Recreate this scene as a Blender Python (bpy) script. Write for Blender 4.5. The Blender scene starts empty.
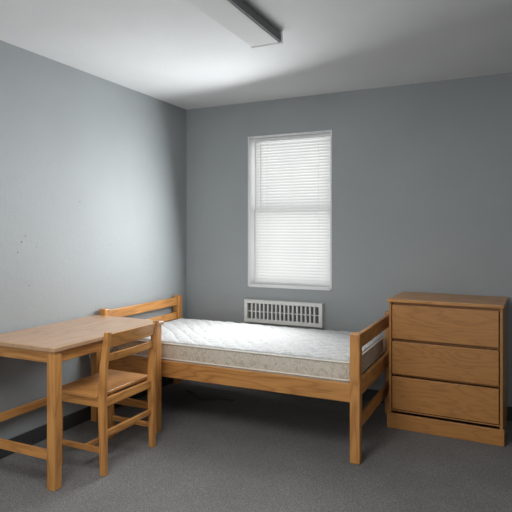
import bpy, bmesh, math, random
from mathutils import Vector, Matrix
random.seed(3)
scene = bpy.context.scene
try:
    scene.view_settings.view_transform = 'Standard'
    scene.view_settings.look = 'None'
except Exception: pass
COL = scene.collection

# ------------------------------------------------------------ materials
def nodemat(name):
    m = bpy.data.materials.new(name); m.use_nodes = True
    nt = m.node_tree; nt.nodes.clear()
    out = nt.nodes.new('ShaderNodeOutputMaterial')
    b = nt.nodes.new('ShaderNodeBsdfPrincipled')
    nt.links.new(b.outputs[0], out.inputs[0])
    return m, nt, b, out
def N(nt, t, **kw):
    n = nt.nodes.new(t)
    for k, v in kw.items():
        if k in n.inputs: n.inputs[k].default_value = v
        else: setattr(n, k, v)
    return n
def ramp(nt, fac, stops):
    r = nt.nodes.new('ShaderNodeValToRGB')
    while len(r.color_ramp.elements) < len(stops): r.color_ramp.elements.new(0.5)
    for e, (p, c) in zip(r.color_ramp.elements, stops):
        e.position = p; e.color = (*c, 1) if len(c) == 3 else c
    nt.links.new(fac, r.inputs[0]); return r
def mixc(nt, mode, fac, a, b):
    m = nt.nodes.new('ShaderNodeMix'); m.data_type = 'RGBA'; m.blend_type = mode
    if isinstance(fac, float): m.inputs[0].default_value = fac
    else: nt.links.new(fac, m.inputs[0])
    for i, v in ((6, a), (7, b)):
        if isinstance(v, tuple): m.inputs[i].default_value = (*v, 1)
        else: nt.links.new(v, m.inputs[i])
    return m.outputs[2]
def bump(nt, b, h, strength, dist):
    bp = nt.nodes.new('ShaderNodeBump'); bp.inputs['Strength'].default_value = strength
    bp.inputs['Distance'].default_value = dist
    nt.links.new(h, bp.inputs['Height']); nt.links.new(bp.outputs[0], b.inputs['Normal'])

def wood(name, axis, light, dark, rough=0.36, band=9.0, rings=7.0, fib=0.6):
    m, nt, b, _ = nodemat(name)
    tc = N(nt, 'ShaderNodeTexCoord'); oi = N(nt, 'ShaderNodeObjectInfo')
    off = N(nt, 'ShaderNodeVectorMath', operation='SCALE'); 
    cmb = N(nt, 'ShaderNodeCombineXYZ')
    for i in range(3): nt.links.new(oi.outputs['Random'], cmb.inputs[i])
    nt.links.new(cmb.outputs[0], off.inputs[0]); off.inputs['Scale'].default_value = 7.0
    add = N(nt, 'ShaderNodeVectorMath', operation='ADD')
    nt.links.new(tc.outputs['Object'], add.inputs[0]); nt.links.new(off.outputs[0], add.inputs[1])
    def mp(a, c):
        s = [c, c, c]; s['XYZ'.index(axis)] = a
        x = N(nt, 'ShaderNodeMapping'); x.inputs['Scale'].default_value = s
        nt.links.new(add.outputs[0], x.inputs[0]); return x.outputs[0]
    n1 = N(nt, 'ShaderNodeTexNoise', Scale=1.0, Detail=2.0, Roughness=0.4); nt.links.new(mp(1.4, band), n1.inputs['Vector'])
    mul = N(nt, 'ShaderNodeMath', operation='MULTIPLY'); mul.inputs[1].default_value = rings
    nt.links.new(n1.outputs[0], mul.inputs[0])
    fr = N(nt, 'ShaderNodeMath', operation='PINGPONG'); fr.inputs[1].default_value = 0.5
    nt.links.new(mul.outputs[0], fr.inputs[0])
    n2 = N(nt, 'ShaderNodeTexNoise', Scale=1.0, Detail=4.0, Roughness=0.6); nt.links.new(mp(5.0, 190.0), n2.inputs['Vector'])
    r1 = ramp(nt, fr.outputs[0], [(0.0, dark), (0.16, tuple((a*2+c)/3 for a, c in zip(light, dark))), (0.4, light)])
    r2 = ramp(nt, n2.outputs[0], [(0.36, (0.74, 0.70, 0.66)), (0.6, (1, 1, 1))])
    c = mixc(nt, 'MULTIPLY', fib, r1.outputs[0], r2.outputs[0])
    tone = N(nt, 'ShaderNodeMapRange'); nt.links.new(oi.outputs['Random'], tone.inputs['Value'])
    tone.inputs['To Min'].default_value = 0.90; tone.inputs['To Max'].default_value = 1.06
    hs = N(nt, 'ShaderNodeHueSaturation'); nt.links.new(c, hs.inputs['Color']); nt.links.new(tone.outputs[0], hs.inputs['Value'])
    nt.links.new(hs.outputs[0], b.inputs['Base Color'])
    b.inputs['Roughness'].default_value = rough
    bump(nt, b, n2.outputs[0], 0.12, 0.001)
    return m
L, D = (0.60, 0.285, 0.086), (0.43, 0.185, 0.052)
woodm = {a: wood('oak_' + a, a, L, D, 0.32) for a in 'XYZ'}
L2, D2 = (0.48, 0.218, 0.062), (0.39, 0.168, 0.046)
dwood = {a: wood('dresser_oak_' + a, a, L2, D2, 0.40, 9.0, 14.0, 0.45) for a in 'XYZ'}
deskw = wood('desk_top_laminate', 'Y', (0.54, 0.335, 0.195), (0.47, 0.28, 0.155), 0.25, 5.0)

def paint(name, col, rough=0.85, bs=0.25):
    m, nt, b, _ = nodemat(name)
    tc = N(nt, 'ShaderNodeTexCoord')
    n = N(nt, 'ShaderNodeTexNoise', Scale=45.0, Detail=4.0, Roughness=0.6); nt.links.new(tc.outputs['Object'], n.inputs['Vector'])
    n2 = N(nt, 'ShaderNodeTexNoise', Scale=1.3, Detail=3.0); nt.links.new(tc.outputs['Object'], n2.inputs['Vector'])
    r = ramp(nt, n2.outputs[0], [(0.3, tuple(c*0.95 for c in col)), (0.7, tuple(c*1.04 for c in col))])
    nt.links.new(r.outputs[0], b.inputs['Base Color'])
    b.inputs['Roughness'].default_value = rough
    bump(nt, b, n.outputs[0], bs, 0.004)
    return m
wallm = paint('wall_paint', (0.318, 0.340, 0.347), 0.6, 0.35)
ceilm = paint('ceiling_paint', (0.76, 0.775, 0.78), 0.9, 0.3)
whitem = paint('white_enamel', (0.74, 0.75, 0.75), 0.4, 0.03)
rubber = paint('dark_rubber', (0.04, 0.042, 0.045), 0.6, 0.05)
fixm = paint('fixture_enamel', (0.74, 0.75, 0.75), 0.9, 0.02)
fixend = paint('fixture_trim', (0.19, 0.195, 0.197), 0.8, 0.02)
heatm = paint('heater_enamel', (0.70, 0.70, 0.675), 0.4, 0.03)
blackm = paint('dark_cavity', (0.09, 0.09, 0.09), 0.8, 0.02)
holem = paint('nail_hole', (0.06, 0.06, 0.06), 0.8, 0.02)

def carpet():
    m, nt, b, _ = nodemat('carpet')
    tc = N(nt, 'ShaderNodeTexCoord')
    n = N(nt, 'ShaderNodeTexNoise', Scale=165.0, Detail=4.0, Roughness=0.75); nt.links.new(tc.outputs['Object'], n.inputs['Vector'])
    n3 = N(nt, 'ShaderNodeTexNoise', Scale=2.5, Detail=4.0); nt.links.new(tc.outputs['Object'], n3.inputs['Vector'])
    r = ramp(nt, n.outputs[0], [(0.34, (0.110, 0.107, 0.103)), (0.5, (0.180, 0.176, 0.170)), (0.64, (0.30, 0.294, 0.285))])
    r3 = ramp(nt, n3.outputs[0], [(0.3, (0.88,)*3), (0.7, (1.07,)*3)])
    nt.links.new(mixc(nt, 'MULTIPLY', 1.0, r.outputs[0], r3.outputs[0]), b.inputs['Base Color'])
    b.inputs['Roughness'].default_value = 0.95
    b.inputs['Specular IOR Level'].default_value = 0.1
    bump(nt, b, n.outputs[0], 0.6, 0.007)
    return m
carpetm = carpet()

def ticking():
    m, nt, b, _ = nodemat('mattress_ticking')
    tc = N(nt, 'ShaderNodeTexCoord')
    n = N(nt, 'ShaderNodeTexNoise', Scale=20.0, Detail=2.0, Distortion=1.5); nt.links.new(tc.outputs['Object'], n.inputs['Vector'])
    mul = N(nt, 'ShaderNodeMath', operation='MULTIPLY'); mul.inputs[1].default_value = 4.0
    nt.links.new(n.outputs[0], mul.inputs[0])
    pp = N(nt, 'ShaderNodeMath', operation='PINGPONG'); pp.inputs[1].default_value = 0.5
    nt.links.new(mul.outputs[0], pp.inputs[0])
    r = ramp(nt, pp.outputs[0], [(0.05, (0.43, 0.44, 0.445)), (0.24, (0.54, 0.54, 0.53))])
    nt.links.new(r.outputs[0], b.inputs['Base Color'])
    b.inputs['Roughness'].default_value = 0.95
    b.inputs['Specular IOR Level'].default_value = 0.1
    n4 = N(nt, 'ShaderNodeTexNoise', Scale=12.0, Detail=2.0, Distortion=1.0); nt.links.new(tc.outputs['Object'], n4.inputs['Vector'])
    bump(nt, b, n4.outputs[0], 0.25, 0.02)
    return m
tickm = ticking()
def sidefab():
    m, nt, b, _ = nodemat('mattress_border_fabric')
    tc = N(nt, 'ShaderNodeTexCoord')
    n = N(nt, 'ShaderNodeTexNoise', Scale=18.0, Detail=2.0, Distortion=2.0); nt.links.new(tc.outputs['Object'], n.inputs['Vector'])
    r = ramp(nt, n.outputs[0], [(0.42, (0.56, 0.505, 0.42)), (0.52, (0.64, 0.59, 0.50)), (0.6, (0.48, 0.43, 0.35))])
    nt.links.new(r.outputs[0], b.inputs['Base Color']); b.inputs['Roughness'].default_value = 0.85
    bump(nt, b, n.outputs[0], 0.3, 0.005)
    return m
sidem = sidefab()
pipem = paint('piping', (0.70, 0.66, 0.58), 0.7, 0.02)

def slatmat():
    m, nt, b, out = nodemat('translucent_blind_slat')
    tc = N(nt, 'ShaderNodeTexCoord')
    n = N(nt, 'ShaderNodeTexNoise', Scale=3.0, Detail=1.0); nt.links.new(tc.outputs['Object'], n.inputs['Vector'])
    r = ramp(nt, n.outputs[0], [(0.3, (0.76, 0.77, 0.765)), (0.7, (0.80, 0.80, 0.79))])
    nt.links.new(r.outputs[0], b.inputs['Base Color'])
    b.inputs['Roughness'].default_value = 0.6
    t = N(nt, 'ShaderNodeBsdfTranslucent'); nt.links.new(r.outputs[0], t.inputs['Color'])
    mx = N(nt, 'ShaderNodeMixShader'); mx.inputs[0].default_value = 0.5
    nt.links.new(b.outputs[0], mx.inputs[1]); nt.links.new(t.outputs[0], mx.inputs[2])
    nt.links.new(mx.outputs[0], out.inputs[0])
    return m
slatm = slatmat()
def glassmat():
    m, nt, b, out = nodemat('window_glass')
    t = N(nt, 'ShaderNodeBsdfTransparent'); g = N(nt, 'ShaderNodeBsdfGlossy', Roughness=0.02)
    n = N(nt, 'ShaderNodeTexNoise', Scale=2.0)
    r = ramp(nt, n.outputs[0], [(0, (0.05,)*3), (1, (0.07,)*3)])
    mx = N(nt, 'ShaderNodeMixShader'); nt.links.new(r.outputs[0], mx.inputs[0])
    nt.links.new(t.outputs[0], mx.inputs[1]); nt.links.new(g.outputs[0], mx.inputs[2])
    nt.links.new(mx.outputs[0], out.inputs[0]); return m
glassm = glassmat()

# ------------------------------------------------------------ geometry helpers
def boxes_mesh(name, blist, bevel=0.003, mats=None):
    bm = bmesh.new()
    for it in blist:
        c, s = it[0], it[1]; mi = it[2] if len(it) > 2 else 0
        b2 = bmesh.new(); bmesh.ops.create_cube(b2, size=1.0)
        for v in b2.verts: v.co = Vector((v.co.x*s[0], v.co.y*s[1], v.co.z*s[2]))
        bv = min(bevel, min(s)*0.45)
        if bv > 0:
            bmesh.ops.bevel(b2, geom=b2.edges[:], offset=bv, segments=2, affect='EDGES', profile=0.5)
        for v in b2.verts: v.co += Vector(c)
        for f in b2.faces: f.material_index = mi
        tmp = bpy.data.meshes.new('tmp'); b2.to_mesh(tmp); b2.free()
        bm.from_mesh(tmp); bpy.data.meshes.remove(tmp)
    me = bpy.data.meshes.new(name); bm.to_mesh(me); bm.free()
    return me
def obj(name, me, loc, mat, parent=None, rot=None):
    o = bpy.data.objects.new(name, me); COL.objects.link(o)
    for m in (mat if isinstance(mat, (list, tuple)) else [mat]):
        if me is not None: me.materials.append(m)
    loc = Vector(loc)
    if parent is not None:
        o.parent = parent; loc = loc - wpos(parent)
    o.location = loc
    if rot: o.rotation_euler = rot
    return o
def wpos(o):
    p = Vector(o.location)
    while o.parent: o = o.parent; p += Vector(o.location)
    return p
def box(name, c, s, mat, parent=None, bevel=0.003):
    return obj(name, boxes_mesh(name, [((0, 0, 0), s)], bevel), c, mat, parent)
def lohi(name, lo, hi, mat, parent=None, bevel=0.003):
    c = [(a+b)/2 for a, b in zip(lo, hi)]; s = [b-a for a, b in zip(lo, hi)]
    return box(name, c, s, mat, parent, bevel)
def multi(name, lst, mat, parent=None, bevel=0.003, origin=None):
    if origin is None:
        origin = Vector([(min(l[0][i] for l in lst)+max(l[1][i] for l in lst))/2 for i in range(3)])
    bl = [([(a+b)/2-o for a, b, o in zip(l[0], l[1], origin)], [b-a for a, b in zip(l[0], l[1])], l[2] if len(l) > 2 else 0) for l in lst]
    return obj(name, boxes_mesh(name, bl, bevel), origin, mat, parent)
def empty(name, loc, label, cat):
    e = bpy.data.objects.new(name, None); COL.objects.link(e); e.location = loc
    e.empty_display_size = 0.1
    e['label'] = label; e['category'] = cat; return e
def struct(o, label, cat):
    o['kind'] = 'structure'; o['label'] = label; o['category'] = cat; return o
def sweep(name, pts, w, mat, parent=None, d=None):
    d = d or w; bm = bmesh.new(); rings = []
    for p in pts:
        sx, sy = (w, d) if len(p) < 4 else (p[3], p[4])
        rings.append([bm.verts.new((p[0]+a*sx/2, p[1]+b*sy/2, p[2])) for a, b in ((-1, -1), (1, -1), (1, 1), (-1, 1))])
    for r0, r1 in zip(rings, rings[1:]):
        for i in range(4): bm.faces.new((r0[i], r0[(i+1) % 4], r1[(i+1) % 4], r1[i]))
    bm.faces.new(rings[0][::-1]); bm.faces.new(rings[-1])
    es = [e for e in bm.edges]
    bmesh.ops.bevel(bm, geom=es, offset=0.003, segments=2, affect='EDGES', profile=0.5)
    c = Vector([sum(p[i] for p in pts)/len(pts) for i in range(3)])
    for v in bm.verts: v.co -= c
    bmesh.ops.recalc_face_normals(bm, faces=bm.faces[:])
    me = bpy.data.meshes.new(name); bm.to_mesh(me); bm.free()
    return obj(name, me, c, mat, parent)
def tube(name, pts, r, mat, parent=None, cyclic=False, smooth=True):
    pts = [Vector(p) for p in pts]; c = sum(pts, Vector())/len(pts)
    cu = bpy.data.curves.new(name+'_c', 'CURVE'); cu.dimensions = '3D'; cu.bevel_depth = r; cu.bevel_resolution = 2
    sp = cu.splines.new('POLY'); sp.points.add(len(pts)-1)
    for q, p in zip(sp.points, pts): q.co = (*(p-c), 1)
    sp.use_cyclic_u = cyclic
    cu.use_fill_caps = True
    t = bpy.data.objects.new('tmpc', cu); COL.objects.link(t)
    bpy.context.view_layer.update()
    me = bpy.data.meshes.new_from_object(t.evaluated_get(bpy.context.evaluated_depsgraph_get()))
    bpy.data.objects.remove(t); me.name = name
    me.materials.clear()
    for p in me.polygons: p.use_smooth = True
    return obj(name, me, c, mat, parent)

# ------------------------------------------------------------ room
XL, XR, YB, YF, ZC = -2.86, 1.9, 4.45, -1.6, 2.585
WX0, WX1, WZ0, WZ1 = -2.195, -1.396, 0.905, 2.272
T = 0.20
struct(lohi('floor', (XL-T, YF-T, -0.1), (XR+T, YB+T, 0), carpetm, bevel=0), 'dark grey speckled low-pile carpet floor', 'floor')
struct(lohi('ceiling', (XL-T, YF-T, ZC), (XR+T, YB+T, ZC+0.1), ceilm, bevel=0), 'plain pale grey painted ceiling', 'ceiling')
wl = multi('wall_left', [((XL-T, YF-T, 0), (XL, YB+T, ZC))], wallm, bevel=0)
struct(wl, 'blue-grey painted wall with a few small nail holes', 'wall')
bm = bmesh.new(); bm.from_mesh(wl.data); wl.data.materials.append(holem)
for (y, z, r) in ((2.50, 1.335, 0.005), (2.53, 1.375, 0.004), (2.47, 1.27, 0.004), (2.62, 1.30, 0.003), (3.02, 1.62, 0.004), (2.72, 1.86, 0.003), (3.35, 1.30, 0.003), (2.56, 1.05, 0.0035)):
    rr = bmesh.ops.create_circle(bm, cap_ends=True, segments=10, radius=r, matrix=Matrix.Rotation(math.pi/2, 4, 'Y'))
    for v in rr['verts']: v.co += Vector((XL+0.0012, y, z)) - wl.location
    for f_ in {f_ for v in rr['verts'] for f_ in v.link_faces}: f_.material_index = 1
bm.to_mesh(wl.data); bm.free()
struct(lohi('wall_right', (XR, YF-T, 0), (XR+T, YB+T, ZC), wallm, bevel=0), 'blue-grey painted plain wall', 'wall')
wb = multi('wall_back', [((XL, YB, 0), (WX0, YB+T, ZC)), ((WX1, YB, 0), (XR, YB+T, ZC)),
      ((WX0, YB, 0), (WX1, YB+T, WZ0)), ((WX0, YB, WZ1), (WX1, YB+T, ZC))], wallm, bevel=0)
struct(wb, 'blue-grey painted wall around the window opening', 'wall')
OX0, OX1, OZ0, OZ1 = -2.6, 0.3, 1.15, 2.45  # unseen opening added to the front wall so fill comes from higher up
wf = multi('wall_front', [((XL, YF-T, 0), (OX0, YF, ZC)), ((OX1, YF-T, 0), (XR, YF, ZC)),
      ((OX0, YF-T, 0), (OX1, YF, OZ0)), ((OX0, YF-T, OZ1), (OX1, YF, ZC))], wallm, bevel=0)
struct(wf, 'blue-grey painted wall with a wide opening added for the fill light', 'wall')
struct(lohi('baseboard_left', (XL, YF, 0), (XL+0.010, YB-0.011, 0.10), rubber), 'dark rubber cove baseboard along the wall', 'baseboard')
struct(lohi('baseboard_back', (XL, YB-0.010, 0), (XR, YB, 0.10), rubber), 'dark rubber cove baseboard under the window wall', 'baseboard')

# window
win = empty('window_1', ((WX0+WX1)/2, YB+0.1, WZ0), 'tall white double-hung window in a white recess', 'window'); win['kind'] = 'structure'
g = 0.012
multi('frame', [((WX0, YB-0.003, WZ0), (WX0+g, YB+T, WZ1)), ((WX1-g, YB-0.003, WZ0), (WX1, YB+T, WZ1)),
      ((WX0+g, YB-0.003, WZ1-g), (WX1-g, YB+T, WZ1))], whitem, win, 0.002)
lohi('sill', (WX0+g, YB-0.012, WZ0-0.006), (WX1-g, YB+T, WZ0+0.018), whitem, win, 0.004)
zm = 1.60; f = 0.034; a0, a1 = WX0+g, WX1-g
def sash(y0, y1, z0, z1):
    return multi('sash', [((a0, y0, z0), (a0+f, y1, z1)), ((a1-f, y0, z0), (a1, y1, z1)),
        ((a0+f, y0, z0), (a1-f, y1, z0+f)), ((a0+f, y0, z1-f), (a1-f, y1, z1))], whitem, win, 0.003)
sash(YB+0.112, YB+0.136, WZ0+0.018, zm+0.012); sash(YB+0.138, YB+0.162, zm-0.012, WZ1-g)
lohi('pane', (a0+f, YB+0.122, WZ0+0.056), (a1-f, YB+0.126, zm-0.022), glassm, win, 0)
lohi('pane', (a0+f, YB+0.148, zm+0.022), (a1-f, YB+0.152, WZ1-g-f), glassm, win, 0)

# blind
by = YB+0.078
b0, b1 = WX0+0.046, WX1-0.018
blind = empty('window_blind', ((b0+b1)/2, by, WZ0+0.02), 'white slatted venetian blind lowered over the window', 'blind')
lohi('head_rail', (b0-0.004, by-0.018, WZ1-0.044), (b1+0.004, by+0.018, WZ1-0.013), whitem, blind)
lohi('bottom_rail', (b0, by-0.013, WZ0+0.022), (b1, by+0.013, WZ0+0.038), whitem, blind)
bm = bmesh.new(); z = WZ0+0.053; pitch = 0.0265; cz0 = (WZ0+WZ1)/2
while z < WZ1-0.050:
    ang = math.radians(57); hw = 0.0205
    rows = []
    for k in range(7):
        t = -1+k/3
        dy = t*hw*math.cos(ang); dz = t*hw*math.sin(ang)
        crown = 0.0034*(1-t*t)
        dy -= crown*math.sin(ang); dz += crown*math.cos(ang)
        rows.append((bm.verts.new((b0-(b0+b1)/2, dy, z-cz0+dz)), bm.verts.new((b1-(b0+b1)/2, dy, z-cz0+dz))))
    for r0, r1 in zip(rows, rows[1:]): bm.faces.new((r0[0], r0[1], r1[1], r1[0]))
    z += pitch
me = bpy.data.meshes.new('slats'); bm.to_mesh(me); bm.free()
for p in me.polygons: p.use_smooth = True
obj('slats', me, ((b0+b1)/2, by, cz0), slatm, blind)
for xx in (b0+0.12, b1-0.12):
    tube('ladder_cord', [(xx, by-0.020, WZ1-0.04), (xx, by-0.020, WZ0+0.03)], 0.0010, whitem, blind)
tube('tilt_wand', [(b0+0.06, by-0.026, WZ1-0.03), (b0+0.06, by-0.028, WZ1-0.65)], 0.003, whitem, blind)

# wall heater / vent
hx0, hx1, hz0, hz1 = -2.205, -1.462, 0.585, 0.790
y1 = YB-0.001; y0 = YB-0.060
heater = empty('wall_heater', ((hx0+hx1)/2, YB, hz0), 'off-white metal wall heater with a slotted grille under the window', 'heater')
lohi('back_box', (hx0+0.004, y0+0.026, hz0+0.004), (hx1-0.004, y1, hz1-0.004), blackm, heater)
multi('casing', [((hx0, y0, hz1-0.032), (hx1, y1, hz1)), ((hx0, y0, hz0), (hx1, y1, hz0+0.034)),
    ((hx0, y0, hz0+0.03), (hx0+0.034, y1, hz1-0.03)), ((hx1-0.034, y0, hz0+0.03), (hx1, y1, hz1-0.03))], heatm, heater, 0.004)
fl = [((hx0+0.03, y0+0.008, (hz0+hz1)/2-0.006), (hx1-0.03, y0+0.016, (hz0+hz1)/2+0.002))]
n = 17
for i in range(1, n):
    x = hx0+0.034+(hx1-hx0-0.068)*i/n
    fl.append(((x-0.0075, y0+0.006, hz0+0.03), (x+0.0075, y0+0.026, hz1-0.028)))
multi('grille', fl, heatm, heater, 0.0015)

# ceiling light
fx0, fx1, fy0, fy1 = -1.43, -1.235, 1.62, 2.965
lamp = empty('ceiling_light', ((fx0+fx1)/2, (fy0+fy1)/2, ZC), 'long unlit fluorescent ceiling fixture with grey-white housing', 'ceiling light')
lohi('housing', (fx0+0.012, fy0+0.01, ZC-0.035), (fx1-0.012, fy1-0.01, ZC-0.001), fixend, lamp)
lohi('diffuser', (fx0, fy0+0.02, ZC-0.066), (fx1-0.012, fy1-0.016, ZC-0.030), fixm, lamp, 0.006)
lohi('side_trim', (fx1-0.011, fy0+0.02, ZC-0.060), (fx1-0.001, fy1-0.016, ZC-0.012), fixend, lamp, 0.002)
for y in (fy0+0.01, fy1-0.008):
    box('end_cap', ((fx0+fx1)/2, y, ZC-0.037), (fx1-fx0+0.006, 0.016, 0.066), fixm, lamp, 0.003)

# ------------------------------------------------------------ desk
dX0, dX1, dY0, dY1, dH = -2.845, -2.22, 2.155, 3.165, 0.776
desk = empty('desk', ((dX0+dX1)/2, (dY0+dY1)/2, 0), 'honey oak writing desk with plain square legs against the wall', 'desk')
lohi('desk_top', (dX0, dY0, dH-0.026), (dX1, dY1, dH), deskw, desk, 0.005)
lw = 0.056
lx = (dX0+0.02+lw/2, dX1-0.010-lw/2); ly = (dY0+0.010+lw/2, dY1-0.014-lw/2)
for x in lx:
    for y in ly: box('leg', (x, y, (dH-0.026)/2), (lw, lw, dH-0.026), woodm['Z'], desk, 0.004)
za, zb = dH-0.026-0.066, dH-0.026
for y in ly: lohi('apron', (lx[0]+lw/2, y-0.011, za), (lx[1]-lw/2, y+0.011, zb), woodm['X'], desk)
for x in lx: lohi('apron', (x-0.011, ly[0]+lw/2, za), (x+0.011, ly[1]-lw/2, zb), woodm['Y'], desk)
for y in ly: lohi('stretcher', (lx[0]+lw/2, y-0.011, 0.152), (lx[1]-lw/2, y+0.011, 0.203), woodm['X'], desk)
lohi('stretcher', (lx[0]-0.011, ly[0]+lw/2, 0.255), (lx[0]+0.011, ly[1]-lw/2, 0.305), woodm['Y'], desk)

# ------------------------------------------------------------ chair (faces -X)
cxr, cxf, cy0, cy1 = -2.135, -2.470, 2.435, 2.900
chair = empty('desk_chair', ((cxr+cxf)/2, (cy0+cy1)/2, 0), 'honey oak chair with curved back slats at the desk', 'chair')
pw = 0.038
for y in (cy0, cy1):
    sweep('rear_leg', [(cxr+0.010, y, 0, 0.036, 0.030), (cxr, y, 0.43, 0.047, 0.030), (cxr+0.010, y, 0.62, 0.042, 0.030), (cxr+0.040, y, 0.826, 0.032, 0.030)], pw, woodm['Z'], chair)
    sweep('front_leg', [(cxf, y, 0, 0.034, 0.034), (cxf, y, 0.438, 0.036, 0.034)], pw, woodm['Z'], chair)
    lohi('side_stretcher', (cxf+0.018, y-0.010, 0.125), (cxr-0.011, y+0.010, 0.155), woodm['X'], chair)
    lohi('seat_rail', (cxf+0.018, y-0.011, 0.388), (cxr-0.023, y+0.011, 0.437), woodm['X'], chair)
ym = (cy0+cy1)/2
lohi('cross_stretcher', ((cxf+cxr)/2+0.02, cy0+0.010, 0.128), ((cxf+cxr)/2+0.045, cy1-0.010, 0.152), woodm['Y'], chair)
for x in (cxf, cxr):
    lohi('seat_rail', (x-0.011, cy0+0.016, 0.388), (x+0.011, cy1-0.016, 0.437), woodm['Y'], chair)
lohi('rear_stretcher', (cxr-0.008, cy0+0.015, 0.215), (cxr+0.012, cy1-0.015, 0.247), woodm['Y'], chair)
def seat():
    bm = bmesh.new(); nx, ny = 16, 18
    x0, x1, ya, yb = cxf-0.03, cxr-0.024, cy0-0.022, cy1+0.022
    top = []
    for i in range(nx+1):
        row = []
        for j in range(ny+1):
            u, v = i/nx, j/ny
            dish = 0.006*max(0, math.sin(math.pi*u))*max(0, math.sin(math.pi*v))
            x = x0+(x1-x0)*u; y = ya+(yb-ya)*v
            row.append(bm.verts.new((x, y, 0.460-dish)))
        top.append(row)
    for i in range(nx):
        for j in range(ny): bm.faces.new((top[i][j], top[i+1][j], top[i+1][j+1], top[i][j+1]))
    r = bmesh.ops.extrude_face_region(bm, geom=bm.faces[:])
    for e in r['geom']:
        if isinstance(e, bmesh.types.BMVert): e.co.z = 0.438
    bmesh.ops.recalc_face_normals(bm, faces=bm.faces[:])
    c = Vector(((x0+x1)/2, (ya+yb)/2, 0.45))
    for v in bm.verts: v.co -= c
    me = bpy.data.meshes.new('seat'); bm.to_mesh(me); bm.free()
    o = obj('seat', me, c, woodm['X'], chair)
    md = o.modifiers.new('bev', 'BEVEL'); md.width = 0.006; md.segments = 3; md.limit_method = 'ANGLE'; md.angle_limit = 1.0
seat()
def slat(z0, z1):
    bm = bmesh.new(); ns = 14; rings = []
    for j in range(ns+1):
        v = j/ns; y = cy0+0.012+(cy1-cy0-0.024)*v
        bow = 0.020*math.sin(math.pi*v)
        def xc(z): return cxr+0.010+(z-0.62)/0.206*0.030+bow
        lift = 0.004*math.sin(math.pi*v)
        rings.append([bm.verts.new((xc(z0)-0.009, y, z0+lift)), bm.verts.new((xc(z0)+0.009, y, z0+lift)), bm.verts.new((xc(z1)+0.008, y, z1+lift)), bm.verts.new((xc(z1)-0.008, y, z1+lift))])
    for r0, r1 in zip(rings, rings[1:]):
        for i in range(4): bm.faces.new((r0[i], r0[(i+1) % 4], r1[(i+1) % 4], r1[i]))
    bm.faces.new(rings[0]); bm.faces.new(rings[-1][::-1])
    bmesh.ops.recalc_face_normals(bm, faces=bm.faces[:])
    c = Vector((cxr+0.03, ym, (z0+z1)/2))
    for v in bm.verts: v.co -= c
    me = bpy.data.meshes.new('back_slat'); bm.to_mesh(me); bm.free()
    o = obj('back_slat', me, c, woodm['Y'], chair)
    md = o.modifiers.new('bev', 'BEVEL'); md.width = 0.003; md.segments = 2; md.limit_method = 'ANGLE'; md.angle_limit = 0.9
slat(0.738, 0.812); slat(0.650, 0.695)

# ------------------------------------------------------------ bed
bx0, bx1, byf, byb = -2.812, -0.862, 3.232, 4.225
bed = empty('bed_frame', ((bx0+bx1)/2, (byf+byb)/2, 0), 'honey oak single bed frame with railed headboard and footboard', 'bed')
p = 0.062
for x, h in ((bx0, 0.815), (bx1, 0.785)):
    for y in (byf, byb): box('post', (x, y, h/2), (p, p, h), woodm['Z'], bed, 0.006)
for y in (byf, byb):
    lohi('side_rail', (bx0+p/2, y-0.015, 0.362), (bx1-p/2, y+0.015, 0.476), woodm['X'], bed, 0.004)
hb = empty('headboard', (bx0, (byf+byb)/2, 0.5), '', ''); 
fb = empty('footboard', (bx1, (byf+byb)/2, 0.5), '', '')
for e in (hb, fb):
    del e['label']; del e['category']; e.parent = bed; e.location = Vector(e.location)-Vector(bed.location)
for e, x, zs in ((hb, bx0, ((0.725, 0.798), (0.600, 0.660), (0.37, 0.47))), (fb, bx1, ((0.680, 0.770), (0.385, 0.485), (0.185, 0.255)))):
    for z0, z1 in zs:
        lohi('rail', (x-0.013, byf+p/2, z0), (x+0.013, byb-p/2, z1), woodm['Y'], e, 0.004)
for i in range(10):
    x = bx0+0.12+(bx1-bx0-0.24)*i/9
    lohi('slat', (x-0.035, byf+0.015, 0.425), (x+0.035, byb-0.015, 0.44), woodm['Y'], bed)

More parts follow.
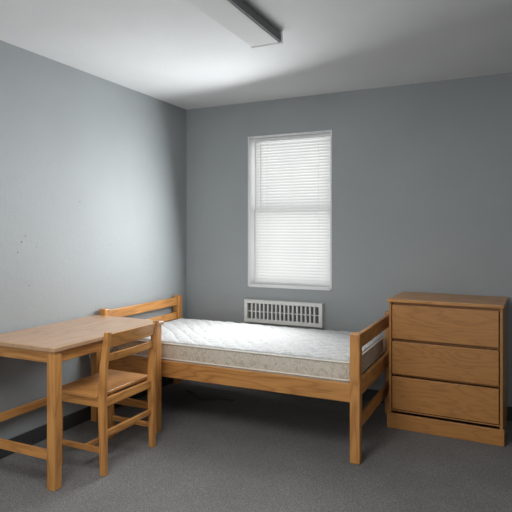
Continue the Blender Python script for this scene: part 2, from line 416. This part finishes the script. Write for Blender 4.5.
# mattress
mx0, mx1, my0, my1, mz0, mz1 = bx0+0.044, bx1-0.036, byf+0.028, byb-0.028, 0.441, 0.614
mat_e = empty('mattress', ((mx0+mx1)/2, (my0+my1)/2, mz0), 'off-white quilted mattress with beige sides on the bed frame', 'mattress')
hx, hy = (mx1-mx0)/2, (my1-my0)/2; rc = 0.045
def corner(x, y):
    ax, ay = abs(x)-(hx-rc), abs(y)-(hy-rc)
    if ax > 0 and ay > 0:
        s = max(ax, ay)/math.hypot(ax, ay)
        return (math.copysign(hx-rc+ax*s, x), math.copysign(hy-rc+ay*s, y))
    return x, y
def mattress_top():
    bm = bmesh.new(); nx, ny = 440, 220; G = []
    for i in range(nx+1):
        row = []
        for j in range(ny+1):
            x = -hx+2*hx*i/nx; y = -hy+2*hy*j/ny
            d = min(hx-abs(x), hy-abs(y)); r = 0.014
            z = 0.0
            if d < r: z -= r-math.sqrt(max(0, r*r-(r-d)**2))
            k = 0.128
            wx = x+0.008*math.sin(y*14+1.0); wy = y+0.008*math.sin(x*12)
            q = abs(math.sin(math.pi*(wx+wy)/k))*abs(math.sin(math.pi*(wx-wy)/k))
            fade = min(1, d/0.035)
            z += 0.0098*(q**0.34)*fade
            z += (0.003*math.sin(x*5.1+1)*math.cos(y*7.3) + 0.0010*math.sin(x*37+5*math.sin(y*8+x*4)))*fade
            X, Y = corner(x, y)
            row.append(bm.verts.new((X, Y, z)))
        G.append(row)
    for i in range(nx):
        for j in range(ny): bm.faces.new((G[i][j], G[i+1][j], G[i+1][j+1], G[i][j+1]))
    me = bpy.data.meshes.new('quilted_top'); bm.to_mesh(me); bm.free()
    for f_ in me.polygons: f_.use_smooth = True
    return obj('quilted_top', me, ((mx0+mx1)/2, (my0+my1)/2, mz1-0.008), tickm, mat_e)
mattress_top()
def perim(inset=0.0, n=10):
    P = []
    a, b = hx-inset, hy-inset; r = rc
    for cx, cy, s in ((a-r, b-r, 0), (-a+r, b-r, 90), (-a+r, -b+r, 180), (a-r, -b+r, 270)):
        for k in range(n+1):
            t = math.radians(s+90*k/n); P.append((cx+r*math.cos(t), cy+r*math.sin(t)))
    return P
def mattress_side():
    bm = bmesh.new(); rings = []
    zt = mz1-0.008-0.014; zs = 8
    base = perim()
    P = []
    for k in range(len(base)):
        q0, q1 = base[k], base[(k+1) % len(base)]
        dd = math.dist(q0, q1); m_ = max(1, int(dd/0.03))
        for s in range(m_): P.append((q0[0]+(q1[0]-q0[0])*s/m_, q0[1]+(q1[1]-q0[1])*s/m_))
    for i in range(zs+1):
        t = i/zs; z = mz0+0.004+(zt-mz0-0.004)*t
        ring = []
        for k, (x, y) in enumerate(P):
            bul = 0.005*math.sin(math.pi*t)+0.001*math.sin((x+y)*37)*math.sin(math.pi*t)
            nx_ = math.copysign(1, x) if hx-abs(x) < 0.02 else 0
            ny_ = math.copysign(1, y) if hy-abs(y) < 0.02 else 0
            ring.append(bm.verts.new((x+nx_*bul, y+ny_*bul, z)))
        rings.append(ring)
    for r0, r1 in zip(rings, rings[1:]):
        for i in range(len(P)): bm.faces.new((r0[i], r0[(i+1) % len(P)], r1[(i+1) % len(P)], r1[i]))
    bm.faces.new(rings[0][::-1])
    for v in bm.verts: v.co.z -= (mz0+mz1)/2
    me = bpy.data.meshes.new('side_border'); bm.to_mesh(me); bm.free()
    for f_ in me.polygons: f_.use_smooth = len(f_.vertices) == 4
    obj('side_border', me, ((mx0+mx1)/2, (my0+my1)/2, (mz0+mz1)/2), sidem, mat_e)
mattress_side()
for zz in (mz0+0.042, mz1-0.022):
    tube('piping', [((mx0+mx1)/2+x, (my0+my1)/2+y, zz) for x, y in perim(-0.003)], 0.0060, pipem, mat_e, cyclic=True)

# ------------------------------------------------------------ dresser
rx0, rx1, ry0, ry1, rH = -0.796, -0.048, 3.912, 4.42, 0.922
dr = empty('dresser', ((rx0+rx1)/2, (ry0+ry1)/2, 0), 'three-drawer oak dresser standing against the wall beside the bed', 'dresser')
lohi('dresser_top', (rx0-0.008, ry0-0.020, rH-0.024), (rx1+0.008, ry1, rH), woodm['X'], dr, 0.004)
st = 0.018
multi('body', [((rx0, ry0, 0.0), (rx0+st, ry1-0.005, rH-0.024)), ((rx1-st, ry0, 0.0), (rx1, ry1-0.005, rH-0.024)),
    ((rx0+st, ry1-0.02, 0.1), (rx1-st, ry1-0.006, rH-0.026)), ((rx0+st, ry0+0.010, 0.116), (rx1-st, ry1-0.02, 0.126)),
    ((rx0+st, ry0+0.040, rH-0.05), (rx1-st, ry0+0.07, rH-0.026)),
    ((rx0+st, ry0+0.06, 0.36), (rx1-st, ry0+0.09, 0.40)), ((rx0+st, ry0+0.06, 0.60), (rx1-st, ry0+0.09, 0.65))], dwood['Z'], dr, 0.002)
lohi('plinth', (rx0-0.010, ry0-0.018, 0.0), (rx1+0.010, ry0-0.001, 0.106), dwood['X'], dr, 0.003)
zs = [(0.134, 0.366), (0.386, 0.618), (0.638, 0.880)]
for z0, z1 in zs:
    d_ = empty('drawer', ((rx0+rx1)/2, ry0, z0), '', ''); del d_['label']; del d_['category']
    d_.parent = dr; d_.location = Vector(d_.location)-Vector(dr.location)
    lohi('drawer_front', (rx0+st+0.006, ry0-0.003, z0), (rx1-st-0.006, ry0+0.017, z1), dwood['X'], d_, 0.003)
    multi('drawer_box', [((rx0+st+0.02, ry0+0.018, z0+0.015), (rx0+st+0.032, ry1-0.04, z1-0.06)), ((rx1-st-0.032, ry0+0.018, z0+0.015), (rx1-st-0.02, ry1-0.04, z1-0.06)),
        ((rx0+st+0.032, ry1-0.052, z0+0.015), (rx1-st-0.032, ry1-0.04, z1-0.06)), ((rx0+st+0.032, ry0+0.018, z0+0.02), (rx1-st-0.032, ry1-0.052, z0+0.028))], dwood['Y'], d_, 0)
dr.rotation_euler = (0, 0, math.radians(-2.5))

# power cord on floor under bed
P = []
for i in range(50):
    t = i/49
    P.append((-2.58+0.50*t, 4.02-0.12*math.sin(t*3.0)+0.03*math.sin(t*11), 0.0055))
cord = tube('power_cord', P, 0.005, rubber)
cord['label'] = 'thin dark power cord lying on the carpet under the bed'; cord['category'] = 'cord'

# ------------------------------------------------------------ lights
def area(name, loc, d, sx, sy, e, col, spread=180):
    l = bpy.data.lights.new(name, 'AREA'); l.shape = 'RECTANGLE'; l.size = sx; l.size_y = sy
    l.energy = e; l.color = col; l.spread = math.radians(spread)
    o = bpy.data.objects.new(name, l); COL.objects.link(o); o.location = loc
    o.rotation_euler = Vector(d).to_track_quat('-Z', 'Y').to_euler(); return o
area('window_daylight', ((WX0+WX1)/2-0.03, YB-0.30, (WZ0+WZ1)/2-0.03), (-0.26, -0.94, -0.18), 0.66, 1.15, 35, (0.96, 0.985, 1.0), 168)
# added soft fill, set in the opening behind the camera
area('rear_fill', ((OX0+OX1)/2, YF+0.03, (OZ0+OZ1)/2), (0, 1, 0.20), OX1-OX0, OZ1-OZ0, 42, (0.99, 0.997, 1.0))
# added overhead fill near the camera end of the room, without a fixture
area('overhead_fill', (-1.2, 1.1, ZC-0.08), (-0.12, 0.05, -1), 1.4, 0.6, 38, (0.99, 0.997, 1.0))

w = bpy.data.worlds.new('world'); scene.world = w; w.use_nodes = True
nt = w.node_tree; nt.nodes.clear()
out = nt.nodes.new('ShaderNodeOutputWorld'); bg = nt.nodes.new('ShaderNodeBackground')
nt.links.new(bg.outputs[0], out.inputs[0])
tc = nt.nodes.new('ShaderNodeTexCoord'); sp = nt.nodes.new('ShaderNodeSeparateXYZ')
nt.links.new(tc.outputs['Generated'], sp.inputs[0])
r = ramp(nt, sp.outputs['Y'], [(0.0, (0.8, 0.8, 0.8)), (0.3, (2.4, 2.42, 2.42))])
nt.links.new(r.outputs[0], bg.inputs['Color']); bg.inputs['Strength'].default_value = 1.0

cam = bpy.data.cameras.new('camera'); co = bpy.data.objects.new('camera', cam); COL.objects.link(co)
cam.sensor_width = 36; cam.lens = 36*541/512; cam.shift_y = -24/512; cam.clip_start = 0.05
co.location = (0, 0, 1.4); co.rotation_euler = (math.radians(90), 0, math.radians(25.4))
scene.camera = co
